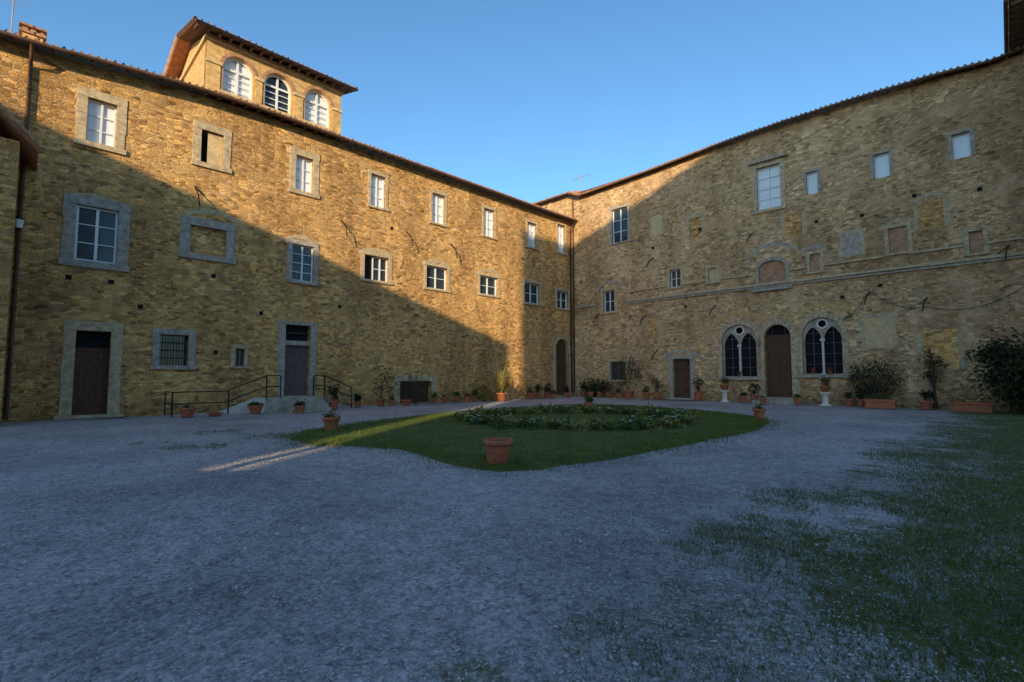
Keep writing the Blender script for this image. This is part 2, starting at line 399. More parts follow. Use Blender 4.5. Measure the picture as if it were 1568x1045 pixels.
g=R(244,288,513,560); holes.append(g); surround(tr,g,.24,M['stoneG']); fillp(fr,g,.36,M['glass'])
for k in range(1,5):
    x=g[0]+(g[1]-g[0])*k/5; fr.tube([(x,.06,g[2]),(x,.06,g[3])],.018,M['rust'])
for k in range(1,4):
    z=g[2]+(g[3]-g[2])*k/4; fr.tube([(g[0],.06,z),(g[1],.06,z)],.016,M['rust'])
g=R(360,374,534,561); holes.append(g); surround(tr,g,.15,M['stone']); casement(fr,g,.2,.05,2,frame=M['woodG'])
d2=R(436,474,498,612); d2=(d2[0],d2[1],.62,d2[3]); holes.append(d2); surround(tr,d2,.3,M['stoneG'],sill=False,lint=.14)
x0,x1,z0,z1=d2; planks(fr,(x0,x1,z0,z1-1.0),.25,M['woodG']); fr.box(x0,x1,.05,.36,z1-1.0,z1-.78,M['stoneG']); fillp(fr,(x0,x1,z1-.78,z1),.34,M['dark']); fr.box(x0,x1,.2,.25,z1-.42,z1-.36,M['iron'])
d4=R(612,660,584,628); d4=(d4[0],d4[1],.02,d4[3]); holes.append(d4); surround(tr,d4,.34,M['stone'],sill=False); planks(fr,d4,.28,M['wood'])
d3=R(851,871,519,592); d3=(d3[0],d3[1],.1,d3[3]); holes.append(d3)
xc=(d3[0]+d3[1])/2; rr=(d3[1]-d3[0])/2
sp=[(d3[0],d3[3]),(d3[0],d3[3]-rr)]+[(xc-rr*math.cos(math.pi*i/14),d3[3]-rr+rr*.999*math.sin(math.pi*i/14)) for i in range(1,14)]+[(d3[1],d3[3]-rr),(d3[1],d3[3])]
plate(tr,sp,[],.0,.3,M['stone']); tr.ring(xc,d3[3]-rr,rr,rr+.28,-.04,.1,M['stone'])
tr.box(d3[0]-.28,d3[0],-.04,.1,.1,d3[3]-rr,M['stone']); tr.box(d3[1],d3[1]+.28,-.04,.1,.1,d3[3]-rr,M['stone']); planks(fr,d3,.3,M['wood'])
wall(L,'left_wall',-37,0.0,eave,holes,M['rubL'],ybk=9)
tr.obj('stone_trim',L,bevel=.012); fr.obj('windows_and_doors',L)
q=Acc()
def relieve(a,fr_,cx,cy,wpx,mat,th=.26,a0=.6,n=11,sq=1):
    x,z=fr_.m(cx,cy); xr=fr_.m(cx+wpx/2,cy)[0]-fr_.m(cx-wpx/2,cy)[0]; r=xr/2/math.cos(a0)
    a.ring(x,z-r,r-th,r,-.012,.05,mat,n=n,a0=a0,a1=math.pi-a0,gap=.008,jit=.03)
for cx,cy,w in [(140,482,110),(265,492,80),(328,322,90),(455,486,70),(576,380,55),(148,298,100),(636,560,80),(462,360,55),(669,398,48),(748,412,42)]:
    relieve(q,LW,cx,cy,w,random.choice([M['stone'],M['brickO']]),th=.2,a0=.95)
for px,py in [(105,425),(170,432),(600,350),(327,423),(215,470),(400,480),(330,540),(520,470)]:
    x,z=LW.m(px,py); q.box(x-.09,x+.09,-.004,.02,z-.09,z+.09,M['dark'])
q.obj('relieving_arches',L)
ro=Acc(); tiles(ro,-37,.3,lambda x:eave(x)+.0,-.55,7,.3); rafters(ro,-37,.2,eave,-.55)
pts=[(x,-.62,eave(x)+.0) for x in np.linspace(-37,-.1,40)]
ro.tube(pts,.075,M['gutter'],8)
for x in np.arange(-36.5,0,1.0): ro.tube([(x,-.55,eave(x)+.09),(x,-.7,eave(x)+.07)],.012,M['gutter'],4)
ro.obj('tile_roof',L)
dp=Acc(); x,z=LW.m(47,100)
dp.tube([(x,-.62,eave(x)),(x,-.45,eave(x)-.35),(x,-.1,eave(x)-.6),(x,-.1,9.5),(x,-.1,.3),(x,-.25,.1)],.06,M['gutter'],8)
for zz in (12,10,8,6,4,2): dp.lathe((x,-.1,zz),[(.06,-.03),(.08,-.03),(.08,.03),(.06,.03)],M['rust'],10)
x=-.35; dp.tube([(x,-.62,eave(x)),(x,-.3,eave(x)-.5),(x,-.12,eave(x)-.7),(x,-.12,.3)],.055,M['gutter'],8)
dp.obj('downpipes',L)
# belvedere on the roof
yb=.45; tw=Acc(); x0=LW.m(315,120,yb)[0]; x1=LW.m(522,170,yb)[0]; ztw=LW.m(420,95,yb)[1]; zb=13.2
wins=[(341,388,92,152),(405,447,113,169),(467,506,136,191)]
H=[]
for qd in wins:
    r=LW.rect(*qd,yb); H.append(r)
zt_m=sum(h[3] for h in H)/3; zb_m=sum(h[2] for h in H)/3
H=[(h[0],h[1],zb_m,zt_m) for h in H]
plate(tw,[(x0,zb),(x1,zb),(x1,ztw),(x0,ztw)],[archpts(*h) for h in H],yb,yb+.35,M['brickO'])
D=6.0
tw.add([(x0,yb,zb),(x0,yb+D,zb),(x0,yb+D,ztw),(x0,yb,ztw)],[(0,1,2,3)],M['brickO'])
tw.add([(x1,yb,zb),(x1,yb+D,zb),(x1,yb+D,ztw),(x1,yb,ztw)],[(3,2,1,0)],M['brickO'])
tw.add([(x0,yb+D,zb),(x1,yb+D,zb),(x1,yb+D,ztw),(x0,yb+D,ztw)],[(0,3,2,1)],M['brickO'])
zs=zt_m-(H[0][1]-H[0][0])/2
edges=[x0]+[e for h in H for e in (h[0],h[1])]+[x1]
for i in range(0,8,2):
    a_,b_=edges[i],edges[i+1]
    tw.box(a_+(.12 if i else 0),b_-(.12 if i<6 else 0),yb-.06,yb-.001,zb,zs-.12,M['brickO'])
    tw.box(a_-(0.04 if i==0 else -.06),b_+(.04 if i==6 else -.06),yb-.12,yb-.001,zs-.12,zs+.02,M['plasterL'])
for h in H:
    xc=(h[0]+h[1])/2; r_=(h[1]-h[0])/2
    tw.ring(xc,zs,r_,r_+.16,yb-.05,yb+.05,M['brick'],n=15,gap=.005)
    tw.box(h[0]-.1,h[1]+.1,yb-.12,yb+.1,zb_m-.14,zb_m,M['plasterL'])
    plate(tw,archpts(*h),[archpts(h[0]+.09,xc-.05,h[2]+.09,zs-.05,rise=.001),archpts(xc+.05,h[1]-.09,h[2]+.09,zs-.05,rise=.001),
        [(xc-.05-(r_-.16)*math.cos(math.pi/2*i/8),zs+.05+(r_-.16)*math.sin(math.pi/2*i/8)) for i in range(0,9)]+[(xc-.05,zs+.05)],
        [(xc+.05,zs+.05)]+[(xc+.05+(r_-.16)*math.sin(math.pi/2*i/8),zs+.05+(r_-.16)*math.cos(math.pi/2*i/8)) for i in range(0,9)]],yb+.18,yb+.24,M['white'])
    for k in (1,2,3):
        zz=h[2]+(zs-h[2])*k/4; tw.box(h[0]+.09,h[1]-.09,yb+.2,yb+.23,zz-.02,zz+.02,M['white'])
    fillp(tw,h,yb+.3,M['curtain'] if h is not H[1] else M['glass'])
tw.box(x0-.06,x1+.06,yb-.1,yb-.001,ztw-.22,ztw-.02,M['plasterL'])
tw.box(x0-.1,x0-.001,yb,yb+D,ztw-.22,ztw-.02,M['plasterL']); tw.box(x1+.001,x1+.1,yb,yb+D,ztw-.22,ztw-.02,M['plasterL'])
zf=lambda x:ztw-.02
tmp=Acc(); tiles(tmp,x0-.6,x1+.6,zf,-.6+yb,D/2+.6,.28)
for mi in range(len(tmp.mats)):
    fs=[f for f,k in zip(tmp.f,tmp.mi) if k==mi]; used=sorted({i for f in fs for i in f}); mp={v:i for i,v in enumerate(used)}
    tw.add([tmp.v[i] for i in used],[tuple(mp[i] for i in f) for f in fs],tmp.mats[mi])
ym=yb+D/2; zr=ztw-.02+(D/2+.6)*.28
tw.add([(x0-.6,yb+D+.6,ztw),(x1+.6,yb+D+.6,ztw),(x1+.6,ym,zr+.05),(x0-.6,ym,zr+.05)],[(0,1,2,3)],M['tile'])
for xx in (x0,x1): tw.add([(xx,yb,ztw-.02),(xx,yb+D,ztw-.02),(xx,ym,zr-.05)],[(0,1,2)],M['brickO'])
for sgn,xx in ((-1,x0-.6),(1,x1+.6)):
    for ya,yc,za,zc in ((yb-.6,ym,ztw+.07,zr+.08),(yb+D+.6,ym,ztw+.07,zr+.08)):
        n=10
        for i in range(n):
            t0=i/n;t1=(i+1.15)/n; tw.tube([(xx,ya+(yc-ya)*t0,za+(zc-za)*t0),(xx,ya+(yc-ya)*t1,za+(zc-za)*t1+.03)],[.11,.085],M['tile'],8)
x=x0-.5
while x<x1+.55:
    tw.box(x-.05,x+.05,yb-.55,yb-.1,ztw-.14,ztw-.03,M['soffit']); x+=.45
tw.tube([(x0-.62,yb-.68,ztw-.02),(x1+.62,yb-.68,ztw-.02)],.06,M['gutter'],8)
tw.obj('roof_belvedere',L)
ch=Acc(); cx0=LW.m(33,60,1.5)[0]; cx1=LW.m(66,60,1.5)[0]; cz=LW.m(50,44,1.5)[1]
ch.box(cx0,cx1,1.5,2.3,13,cz-.25,M['brickO']); ch.box(cx0-.08,cx1+.08,1.42,2.38,cz-.25,cz-.15,M['brick'])
for k in range(3):
    xx=cx0+(cx1-cx0)*(k+.0)/2.6; ch.box(xx,xx+.16,1.5,2.3,cz-.15,cz,M['brick'])
ch.box(cx0-.1,cx1+.1,1.4,2.4,cz,cz+.08,M['tile'])
ch.obj('chimney',L)
an=Acc(); ax=LW.m(18,40,1.0)[0]; an.tube([(ax,1,13),(ax,1,16.4)],.025,M['stoneG'])
for k in range(5): an.tube([(ax-.4,1,15.6+.15*k),(ax+.4,1,15.6+.15*k)],.01,M['stoneG'],4)
an.obj('tv_aerial',L)
br=Acc()
for px,py in [(298,285),(522,337),(622,354),(690,373)]:
    x,z=LW.m(px,py); br.tube([(x,.05,z),(x+.05,-.5,z-.5),(x+.1,-.55,z-1.0)],.03,M['rust']); br.tube([(x,-.05,z),(x+.35,-.05,z-.3)],.02,M['rust'],4)
br.obj('iron_brackets',L)

# =================================================================== RIGHT BUILDING
Rb=empty('medieval_stone_building',RW)
eR=interp([(-5,16.45),(0,16.45)]+[RW.m(px,py) for px,py in [(890,303),(1000,264),(1090,230),(1200,192),(1300,160),(1420,125),(1530,97)]]+[(28,16.6)])
R=lambda *a: RW.rect(*a)
holes=[];fr=Acc();tr=Acc()
for i,qd in enumerate([(937,961,319,371),(1159,1195,254,320),(1235,1252,263,297),(1338,1362,235,272),(1458,1486,204,242)]):
    r=R(*qd); holes.append(r); surround(tr,r,[.16,.26,.12,.12,.14][i],M['stoneG'] if i!=1 else M['stone'],sill=i<2,lint=[.2,.2,.14,.14,.14][i])
    if i<2: casement(fr,r,.2,.06,4 if i==1 else 3,pane=M['curtain'] if i==1 else M['glass'])
    else: casement(fr,r,.16,.05,1,pane=M['curtain'],mull=False)
x0,x1,z0,z1=R(1159,1195,254,320); tr.box(x0-.45,x1+.45,-.22,.0-.001,z1+.3,z1+.42,M['stoneG'])
for i,qd in enumerate([(924,941,445,478),(1026,1042,413,440),(1085,1098,411,432),(1240,1256,389,416),(1361,1390,348,387),(1484,1506,354,388)]):
    r=R(*qd); holes.append(r); surround(tr,r,.16 if i!=0 else .2,M['stone'])
    if i<2: casement(fr,r,.2,.06,2)
    else: fillp(fr,r,.08,M['plasterL'] if i==2 else M['brick'])
r=R(1162,1203,399,441); holes.append(r)
def archopen(r,rise,surw,mat,dep=.3,n=13):
    x0,x1,z0,z1=r; w=(x1-x0)/2; xc=(x0+x1)/2; zc=z1-rise
    sp=[(x0,z1+.0),(x0,zc)]+[(xc-w*math.cos(math.pi*i/16),zc+rise*.999*math.sin(math.pi*i/16)) for i in range(1,16)]+[(x1,zc),(x1,z1)]
    plate(tr,sp,[],0.0,dep,M['stone'])
    for i in range(n):
        t0=math.pi*i/n+.008; t1=math.pi*(i+1)/n-.008; P=[]
        for y in (-.05,.1):
            for k,t in ((0,t0),(surw,t0),(surw,t1),(0,t1)): P.append((xc+(w+k)*math.cos(t),y,zc+(rise+k)*math.sin(t)))
        tr.add(P,[(0,1,2,3),(4,7,6,5),(0,4,5,1),(1,5,6,2),(2,6,7,3),(3,7,4,0)],mat)
    z=z0
    while z<zc-.05:
        h=min(random.uniform(.28,.45),zc-z); e=random.uniform(0,.05)
        tr.box(x0-surw-e,x0,-.05,.1,z+.004,z+h-.004,mat); tr.box(x1,x1+surw+e,-.05,.1,z+.004,z+h-.004,mat); z+=h
archopen(r,.45,.2,M['stoneG']); fillp(fr,r,.1,M['brick']); tr.box(r[0]-.35,r[1]+.35,-.2,-.001,r[2]-.16,r[2],M['stoneG'])
r=R(935,958,554,582); holes.append(r); surround(tr,r,.2,M['stone']); casement(fr,r,.2,.06,2,frame=M['woodG'])
r=R(1031,1057,550,606); r=(r[0],r[1],.12,r[3]); holes.append(r); surround(tr,r,.26,M['stoneG'],sill=False,lint=.26); planks(fr,r,.22,M['wood'])
fr.box(r[0],r[1],.12,.2,r[3]-.7,r[3]-.6,M['wood']); tr.box(r[0]-.35,r[1]+.35,-.35,-.001,0,.12,M['stoneG'])
dr=R(1171,1212,497,608); dr=(dr[0],dr[1],.34,dr[3]); holes.append(dr); w=(dr[1]-dr[0])/2
archopen(dr,w,.36,M['stone'],.35)
planks(fr,(dr[0],dr[1],dr[2],dr[3]-w),.3,M['wood']); fr.box(dr[0],dr[1],.25,.36,dr[3]-w,dr[3]-w+.12,M['wood']); fillp(fr,(dr[0],dr[1],dr[3]-w+.12,dr[3]),.38,M['dark'])
for s_ in (-.35,.35): fr.box((dr[0]+dr[1])/2+s_-.02,(dr[0]+dr[1])/2+s_+.02,.31,.34,dr[3]-w+.12,dr[3],M['wood'])
tr.box(dr[0]-.5,dr[1]+.5,-.9,-.001,-.05,.17,M['stoneG']); tr.box(dr[0]-.3,dr[1]+.3,-.5,-.003,.17,.34,M['stoneG'])
for qd in ((1106,1159,497,578),(1229,1291,486,574)):
    r=R(*qd); holes.append(r); x0,x1,z0,z1=r; w=(x1-x0)/2; xc=(x0+x1)/2; rise=w*1.0
    archopen(r,rise,.24,M['stone'],.12)
    g_=.08; zl=z1-w*.50
    plate(tr,archpts(x0,x1,z0,z1,rise=rise),[gothic(x0+g_,xc-g_*.7,z0+.06,zl-.02,k=1.05),gothic(xc+g_*.7,x1-g_,z0+.06,zl-.02,k=1.05),circ(xc,z1-w*.36,w*.20)],.14,.26,M['stoneG'])
    plate(tr,circ(xc,z1-w*.36,w*.29),[circ(xc,z1-w*.36,w*.20)],.09,.139,M['stoneP'])
    tr.tube([(xc,.12,z0+.1),(xc,.12,z1-w*1.35)],.06,M['stoneP'],10); tr.box(xc-.12,xc+.12,.04,.139,z1-w*1.35,z1-w*1.2,M['stoneP']); tr.box(xc-.11,xc+.11,.04,.139,z0,z0+.12,M['stoneP'])
    fillp(fr,r,.4,M['dark'])
    for k in range(1,5):
        zz=z0+(zl-z0)*k/4.6; fr.box(x0,x1,.32,.36,zz-.015,zz+.015,M['woodG'])
    for xx in ((x0+xc)/2,(x1+xc)/2): fr.box(xx-.02,xx+.02,.31,.35,z0,z1-w*.3,M['woodG'])
    tr.box(x0-.4,x1+.4,-.16,-.001,z0-.16,z0,M['stoneG'])
xa=RW.m(963,463)[0]; zc=7.0
def course(x0,x1,y,z0,z1,mat):
    x=x0
    while x<x1-.05:
        l=min(random.uniform(.7,1.3),x1-x)
        if x1-x-l<.3: l=x1-x
        tr.box(x+.004,x+l-.004,y-random.uniform(0,.02),-.001,z0+random.uniform(-.012,.0),z1+random.uniform(-.012,0),mat); x+=l
course(xa,26.8,-.18,zc,zc+.14,M['stone']); course(xa,26.8,-.10,zc-.14,zc-.014,M['stoneG'])
course(.1,RW.m(916,470)[0],-.12,zc,zc+.12,M['stoneG'])
for a_,b_ in ((965,1020),(1047,1080),(1103,1152),(1212,1235),(1261,1355),(1395,1478),(1512,1568)):
    course(RW.m(a_,440)[0],RW.m(b_,400)[0],-.09,7.72,7.83,M['stone'])
wall(Rb,'right_wall',-4.3,27,eR,holes,M['rubR'],ybk=9)
tr.obj('stone_trim',Rb,bevel=.012); fr.obj('windows_and_doors',Rb)
q=Acc()
for cx,cy,w in [(1182,372,80),(1044,535,60),(946,535,48),(1131,478,95),(1258,464,110),(932,430,40),(1246,375,45),(1375,335,60)]:
    relieve(q,RW,cx,cy,w,random.choice([M['stone'],M['stoneG'],M['brickO']]),th=.2,a0=.75,n=15)
# traces of walled-up windows and a walled-up arch, almost flush with the rubble
for px,py,w_,h_,m_ in [(1065,350,.9,1.5,'rubL'),(1005,345,.8,1.4,'plasterL'),(1215,345,.9,1.4,'rubL'),(1305,375,.8,1.2,'stoneG'),(1425,330,1.0,1.4,'rubL'),(1345,510,1.2,1.6,'plasterL'),(1000,500,.8,1.1,'rubL'),(1440,535,1.3,1.9,'rubL')]:
    x,z=RW.m(px,py)
    fillp(q,(x-w_/2,x+w_/2,z-h_/2,z+h_/2),-.003,M[m_])
    for s_ in (-1,1):
        zz=z-h_/2
        while zz<z+h_/2-.1:
            hh=min(random.uniform(.22,.4),z+h_/2-zz); ww=random.uniform(.12,.26); xx=x+s_*(w_/2+ww/2)
            q.box(xx-ww/2,xx+ww/2,-.014,.02,zz+.006,zz+hh-.006,M['stone']); zz+=hh
    if random.random()<.6: q.ring(x,z+h_/2-w_*.35,w_*.62,w_*.62+.2,-.015,.02,random.choice([M['stone'],M['brick']]),n=9,a0=.63,a1=math.pi-.63,jit=.03)
    else: q.box(x-w_/2-.25,x+w_/2+.25,-.018,.02,z+h_/2,z+h_/2+.22,M['stone'])
for px,py,w_,h_ in [(1425,495,.5,.45),(1528,512,1.2,.25),(975,555,.7,.3),(1075,330,.5,.4)]:
    x,z=RW.m(px,py); q.box(x-w_/2,x+w_/2,-.008,.03,z-h_/2,z+h_/2,M['brick'])
for px,py in [(1348,437),(1290,455),(1000,380),(1072,352),(1400,300),(1250,340),(1500,290),(1054,555),(1320,330),(1050,470)]:
    x,z=RW.m(px,py); q.box(x-.09,x+.09,-.024,.02,z-.09,z+.09,M['dark'])
q.obj('relieving_arches',Rb)
br=Acc()
for px,py in [(1153,357),(1096,467),(1332,447),(990,482),(1000,395),(1420,455),(1545,375),(918,480),(1008,535)]:
    x,z=RW.m(px,py); br.tube([(x,.05,z),(x-.1,-.5,z-.35),(x-.15,-.7,z-.75)],.032,M['rust']); br.tube([(x,-.04,z),(x-.35,-.05,z-.35)],.02,M['rust'],4)
def cable(a,p,q_,sag,y=-.12,n=14):
    a.tube([(p[0]+(q_[0]-p[0])*t,y,p[1]+(q_[1]-p[1])*t-sag*4*t*(1-t)) for t in np.linspace(0,1,n)],.014,M['iron'],4)
cable(br,RW.m(1332,447),RW.m(1420,470),.35); cable(br,RW.m(1420,470),RW.m(1568,440),.5); cable(br,RW.m(1290,492),RW.m(1332,447),.2)
br.obj('iron_brackets_and_cables',Rb)
ro=Acc(); tiles(ro,-4.5,27,lambda x:eR(x),-.4,7,.3); rafters(ro,-4.5,27,eR,-.4)
ro.tube([(x,-.46,eR(x)+.0) for x in np.linspace(-4.4,27,30)],.06,M['gutter'],8)
ro.tube([(.25,-.46,16.4),(.25,-.2,16.0),(.22,-.12,15.6),(.22,-.12,.3)],.055,M['gutter'],8)
ro.obj('tile_roof',Rb)
an=Acc(); an.tube([(-.2,1.5,16.5),(-.2,1.5,18.6)],.03,M['stoneG'])
an.tube([(-.9,1.5,18.4),(.8,1.5,18.4)],.02,M['stoneG'],4)
for k in range(6): an.tube([(-.8+.3*k,1.1,18.4),(-.8+.3*k,1.9,18.4)],.012,M['stoneG'],4)
an.obj('tv_aerial',Rb)

# =================================================================== LOW WING, ANNEX AND ADDED UNSEEN SUN BLOCKERS
B=empty('medieval_stone_building',BW)
def simple_wing(par,x0,x1,top,nm,mat,depth=8,wz=(4,9,14,19,24),gap=6):
    hs=[];f=Acc();t=Acc(); x=x0+2
    hmin=min(top(x0),top(x1))
    while x<x1-1.8:
        for z in wz:
            if z+1.8<hmin-.5: hs.append((x,x+1.0,z,z+1.6))
        x+=gap
    for r in hs: fillp(f,r,.25,M['glass']); surround(t,r,.18,M['stone'])
    wall(par,nm,x0,x1,top,hs,mat,ybk=depth,topsteps=4)
    if hs: f.obj(nm+'_windows',par); t.obj(nm+'_trim',par)
simple_wing(B,0,4.0,lambda x:16.9,'low_wing',M['rubR'])
b=Acc(); tiles(b,-1,4.0,lambda x:16.8,-1.1,9,.3)
x=-.8
while x<4: b.box(x-.05,x+.05,-1.02,0,16.66,16.79,M['soffit']); x+=.5
b.tube([(-1,-1.17,16.8),(4,-1.17,16.8)],.07,M['gutter'],8)
b.obj('eave_roof',B)
B2=empty('tall_sun_blocker',BF)  # unseen blocks, set back and raised to shade the right facade and yard
simple_wing(B2,-12,14.3,lambda x:20.8+SHZ,'mid_block',M['rubR'])
simple_wing(B2,14.3,45.4,interp([(14.3,22.6+SHZ),(22.2,22.7+SHZ),(38.6,23.8+SHZ),(45.4,23.9+SHZ)]),'tall_block',M['rubR'])
A2=empty('sun_blocker_row',AF)  # unseen block, set back and raised to cast the left wall's sloping shadow
simple_wing(A2,-17.45,8,lambda x:11.4+SHZ,'sun_blocker_wall',M['rubL'],depth=6)
A=empty('stone_annex',AW)
a=Acc()
a.box(-2.4,0,-1.2,-.001,-.3,9.2,M['rubL'])
a.add([(-2.9,-1.65,9.05),(.1,-1.65,9.05),(.1,0,10.7),(-2.9,0,10.7),(-2.9,-1.65,9.15),(.1,-1.65,9.15),(.1,0,10.85),(-2.9,0,10.85)],[(0,3,2,1),(4,5,6,7),(0,1,5,4),(1,2,6,5),(3,0,4,7)],M['tile'])
a.obj('low_annex',A)
wall(A,'annex_back_wall',-2.4,.5,lambda x:10.6,[],M['rubL'],ybk=4)
la=Acc(); x,y=LW.m(29,343,-.35)[0],-.35; z=LW.m(29,343,-.35)[1]
la.tube([(x-.0,0,z+.35),(x,-.2,z+.42),(x,-.35,z+.3)],.015,M['iron'])
la.lathe((x,-.35,z),[(.01,.3),(.06,.27),(.17,.16),(.15,.15)],M['iron'],6); la.lathe((x,-.35,z),[(.14,.15),(.09,-.15)],M['fw'],6); la.lathe((x,-.35,z),[(.10,-.15),(.10,-.18),(.02,-.22)],M['iron'],6)
lo=la.obj('wall_lantern'); lo.location=(LW.o[0],LW.o[1],0); lo.rotation_euler[2]=LW.a
gw=Acc(); gw.box(-14,-4.6,-1.8,-1.3,-.2,2.35,M['rubL']); gw.box(-14.05,-4.55,-1.86,-1.24,2.35,2.45,M['stone'])  # unseen wall added to cut the ground sun streak short
gw.box(-7.02,-6.82,-1.7,-1.4,2.45,3.35,M['stone'])  # post added so its shadow splits the sun streak in two
gw.obj('streak_blocker_wall')

# =================================================================== GROUND
lawn_px=[(436,669),(470,661),(520,653),(600,643),(680,634),(760,627),(840,622),(920,620),(1000,624),(1080,630),(1150,638),(1182,646),(1170,655),(1110,668),(1040,683),(960,697),(880,708),(810,716),(750,718),(690,709),(640,695),(590,686),(530,684),(470,680)]
lawn=np.array([G(*p) for p in lawn_px])
def chaikin(P,n=3):
    for _ in range(n):
        Q=np.roll(P,-1,0); P=np.stack([P*.75+Q*.25,P*.25+Q*.75],1).reshape(-1,2)
    return P
lawnS=chaikin(lawn,1)
def inside(pts,poly):
    x,y=pts[:,0],pts[:,1]; r=np.zeros(len(pts),bool); j=len(poly)-1
    for i in range(len(poly)):
        xi,yi=poly[i]; xj,yj=poly[j]
        c=((yi>y)!=(yj>y))&(x<(xj-xi)*(y-yi)/(yj-yi+1e-12)+xi); r^=c; j=i
    return r
def groundmat():
    m,nt,b=newmat('gravel_ground'); tc=N(nt,'ShaderNodeTexCoord').outputs['Object']
    v1=vor(nt,tc,30); s1=N(nt,'ShaderNodeSeparateColor'); nt.links.new(v1.outputs['Color'],s1.inputs[0])
    v2=vor(nt,tc,70); s2=N(nt,'ShaderNodeSeparateColor'); nt.links.new(v2.outputs['Color'],s2.inputs[0])
    col=ramp(nt,s1.outputs[0],[(0,(.28,.225,.215)),(.4,(.60,.50,.485)),(.75,(.70,.59,.565)),(1,(.92,.80,.77))]).outputs[0]
    col2=ramp(nt,s2.outputs[0],[(0,(.34,.28,.265)),(.5,(.62,.52,.50)),(1,(.85,.72,.69))]).outputs[0]
    col=mixc(nt,.45,col,col2)
    col=mixc(nt,1,col,ramp(nt,noise(nt,tc,.35,4,.65,'2D').outputs['Fac'],[(.3,.70),(.5,.96),(.7,1.12)]).outputs[0],'MULTIPLY')
    mid=noise(nt,tc,4.5,5,.8,'2D').outputs['Fac']
    col=mixc(nt,1,col,ramp(nt,mid,[(.3,.66),(.5,1),(.7,1.2)]).outputs[0],'MULTIPLY')
    sep=N(nt,'ShaderNodeSeparateXYZ'); nt.links.new(tc,sep.inputs[0])
    d=math_(nt,'SUBTRACT',sep.outputs[0],sep.outputs[1])
    g1=noise(nt,tc,.9,5,.75,'2D').outputs['Fac']
    t=math_(nt,'ADD',math_(nt,'MULTIPLY',d,.22),math_(nt,'MULTIPLY',g1,2.6))
    mk=ramp(nt,math_(nt,'MULTIPLY',t,.5),[(.40,0),(.60,.95)]).outputs[0]
    fine=noise(nt,tc,16,4,.85,'2D').outputs['Fac']
    mk=math_(nt,'MULTIPLY',mk,ramp(nt,fine,[(.40,.3),(.52,1)]).outputs[0])
    moss=ramp(nt,fine,[(.3,(.06,.075,.012)),(.55,(.14,.15,.03)),(.8,(.28,.22,.08))]).outputs[0]
    col=mixc(nt,mk,col,moss)
    nt.links.new(col,b.inputs['Base Color']); b.inputs['Roughness'].default_value=.95; b.inputs['Specular IOR Level'].default_value=.1
    h=math_(nt,'ADD',math_(nt,'MULTIPLY',v1.outputs[0],-1.2),math_(nt,'MULTIPLY',mid,2.6))
    bump(nt,b,h,.035,1); return m
M['ground']=groundmat()
g=Acc(); E=400
n=60
cs=[-E,-150,-60]+list(np.linspace(-32,44,n))+[90,200,E]
vs=[(x,y,0.0) for x in cs for y in cs]; k=len(cs)
vs=[(x,y,(0.03*math.sin(x*.7+1)*math.sin(y*.5)+.012*math.sin(x*2.1+y*1.3)-.03) if (abs(x)<30 and -20<y<43) else -.03) for x,y,z in vs]
g.add(vs,[(i*k+j,(i+1)*k+j,(i+1)*k+j+1,i*k+j+1) for i in range(k-1) for j in range(k-1)],M['ground'],True)
g.obj('ground')
def turfmat():
    m,nt,b=newmat('turf'); tc=N(nt,'ShaderNodeTexCoord').outputs['Object']
    c=ramp(nt,noise(nt,tc,1.3,5,.8).outputs['Fac'],[(.3,(.05,.075,.012)),(.5,(.11,.13,.02)),(.7,(.22,.18,.05))]).outputs[0]
    nt.links.new(c,b.inputs['Base Color']); b.inputs['Roughness'].default_value=1; bump(nt,b,noise(nt,tc,40,3,.8).outputs['Fac'],.03); return m
M['turf']=turfmat()
la=Acc(); cen=lawnS.mean(0)
rings=[1.0,.985,.95,.8,.5,.2,0.02]; zz=[-.06,.0,.03,.045,.055,.06,.06]
NP=len(lawnS); jit=[1+random.uniform(-.015,.015) for _ in range(NP)]
vs=[]
for r_,z in zip(rings,zz):
    for i,p in enumerate(lawnS):
        q_=cen+(p-cen)*r_*jit[i]; vs.append((q_[0],q_[1],z))
la.add(vs,[(j*NP+i,j*NP+(i+1)%NP,(j+1)*NP+(i+1)%NP,(j+1)*NP+i) for j in range(len(rings)-1) for i in range(NP)]+[tuple(range((len(rings)-1)*NP,len(rings)*NP))],M['turf'],True)
def blades(acc,pts,z,h,w,mat):
    n=len(pts); ang=rng.uniform(0,6.28,n); hh=h*rng.uniform(.5,1.4,n); ww=w*rng.uniform(.7,1.4,n)
    lx=rng.normal(0,.45,n)*hh; ly=rng.normal(0,.45,n)*hh
    V=np.zeros((n,3,3)); V[:,0,0]=pts[:,0]-np.cos(ang)*ww; V[:,0,1]=pts[:,1]-np.sin(ang)*ww; V[:,1,0]=pts[:,0]+np.cos(ang)*ww; V[:,1,1]=pts[:,1]+np.sin(ang)*ww
    V[:,2,0]=pts[:,0]+lx; V[:,2,1]=pts[:,1]+ly; V[:,0,2]=V[:,1,2]=z; V[:,2,2]=z+hh
    acc.add([tuple(v) for v in V.reshape(-1,3).tolist()],[(3*i,3*i+1,3*i+2) for i in range(n)],mat)
mn,mx_=lawnS.min(0),lawnS.max(0)
P=rng.uniform(mn,mx_,(100000,2)); P=P[inside(P,lawnS)]
blades(la,P,.02,.07,.009,M['grass'])
ed=[]
for i in range(NP):
    p=lawnS[i]; q_=lawnS[(i+1)%NP]; Ld=np.linalg.norm(q_-p)
    for _ in range(int(Ld*150)): ed.append(p+(q_-p)*random.random()+rng.normal(0,.28,2))
blades(la,np.array(ed),-.01,.06,.008,M['grassD'])
la.obj('lawn')
gr=Acc()
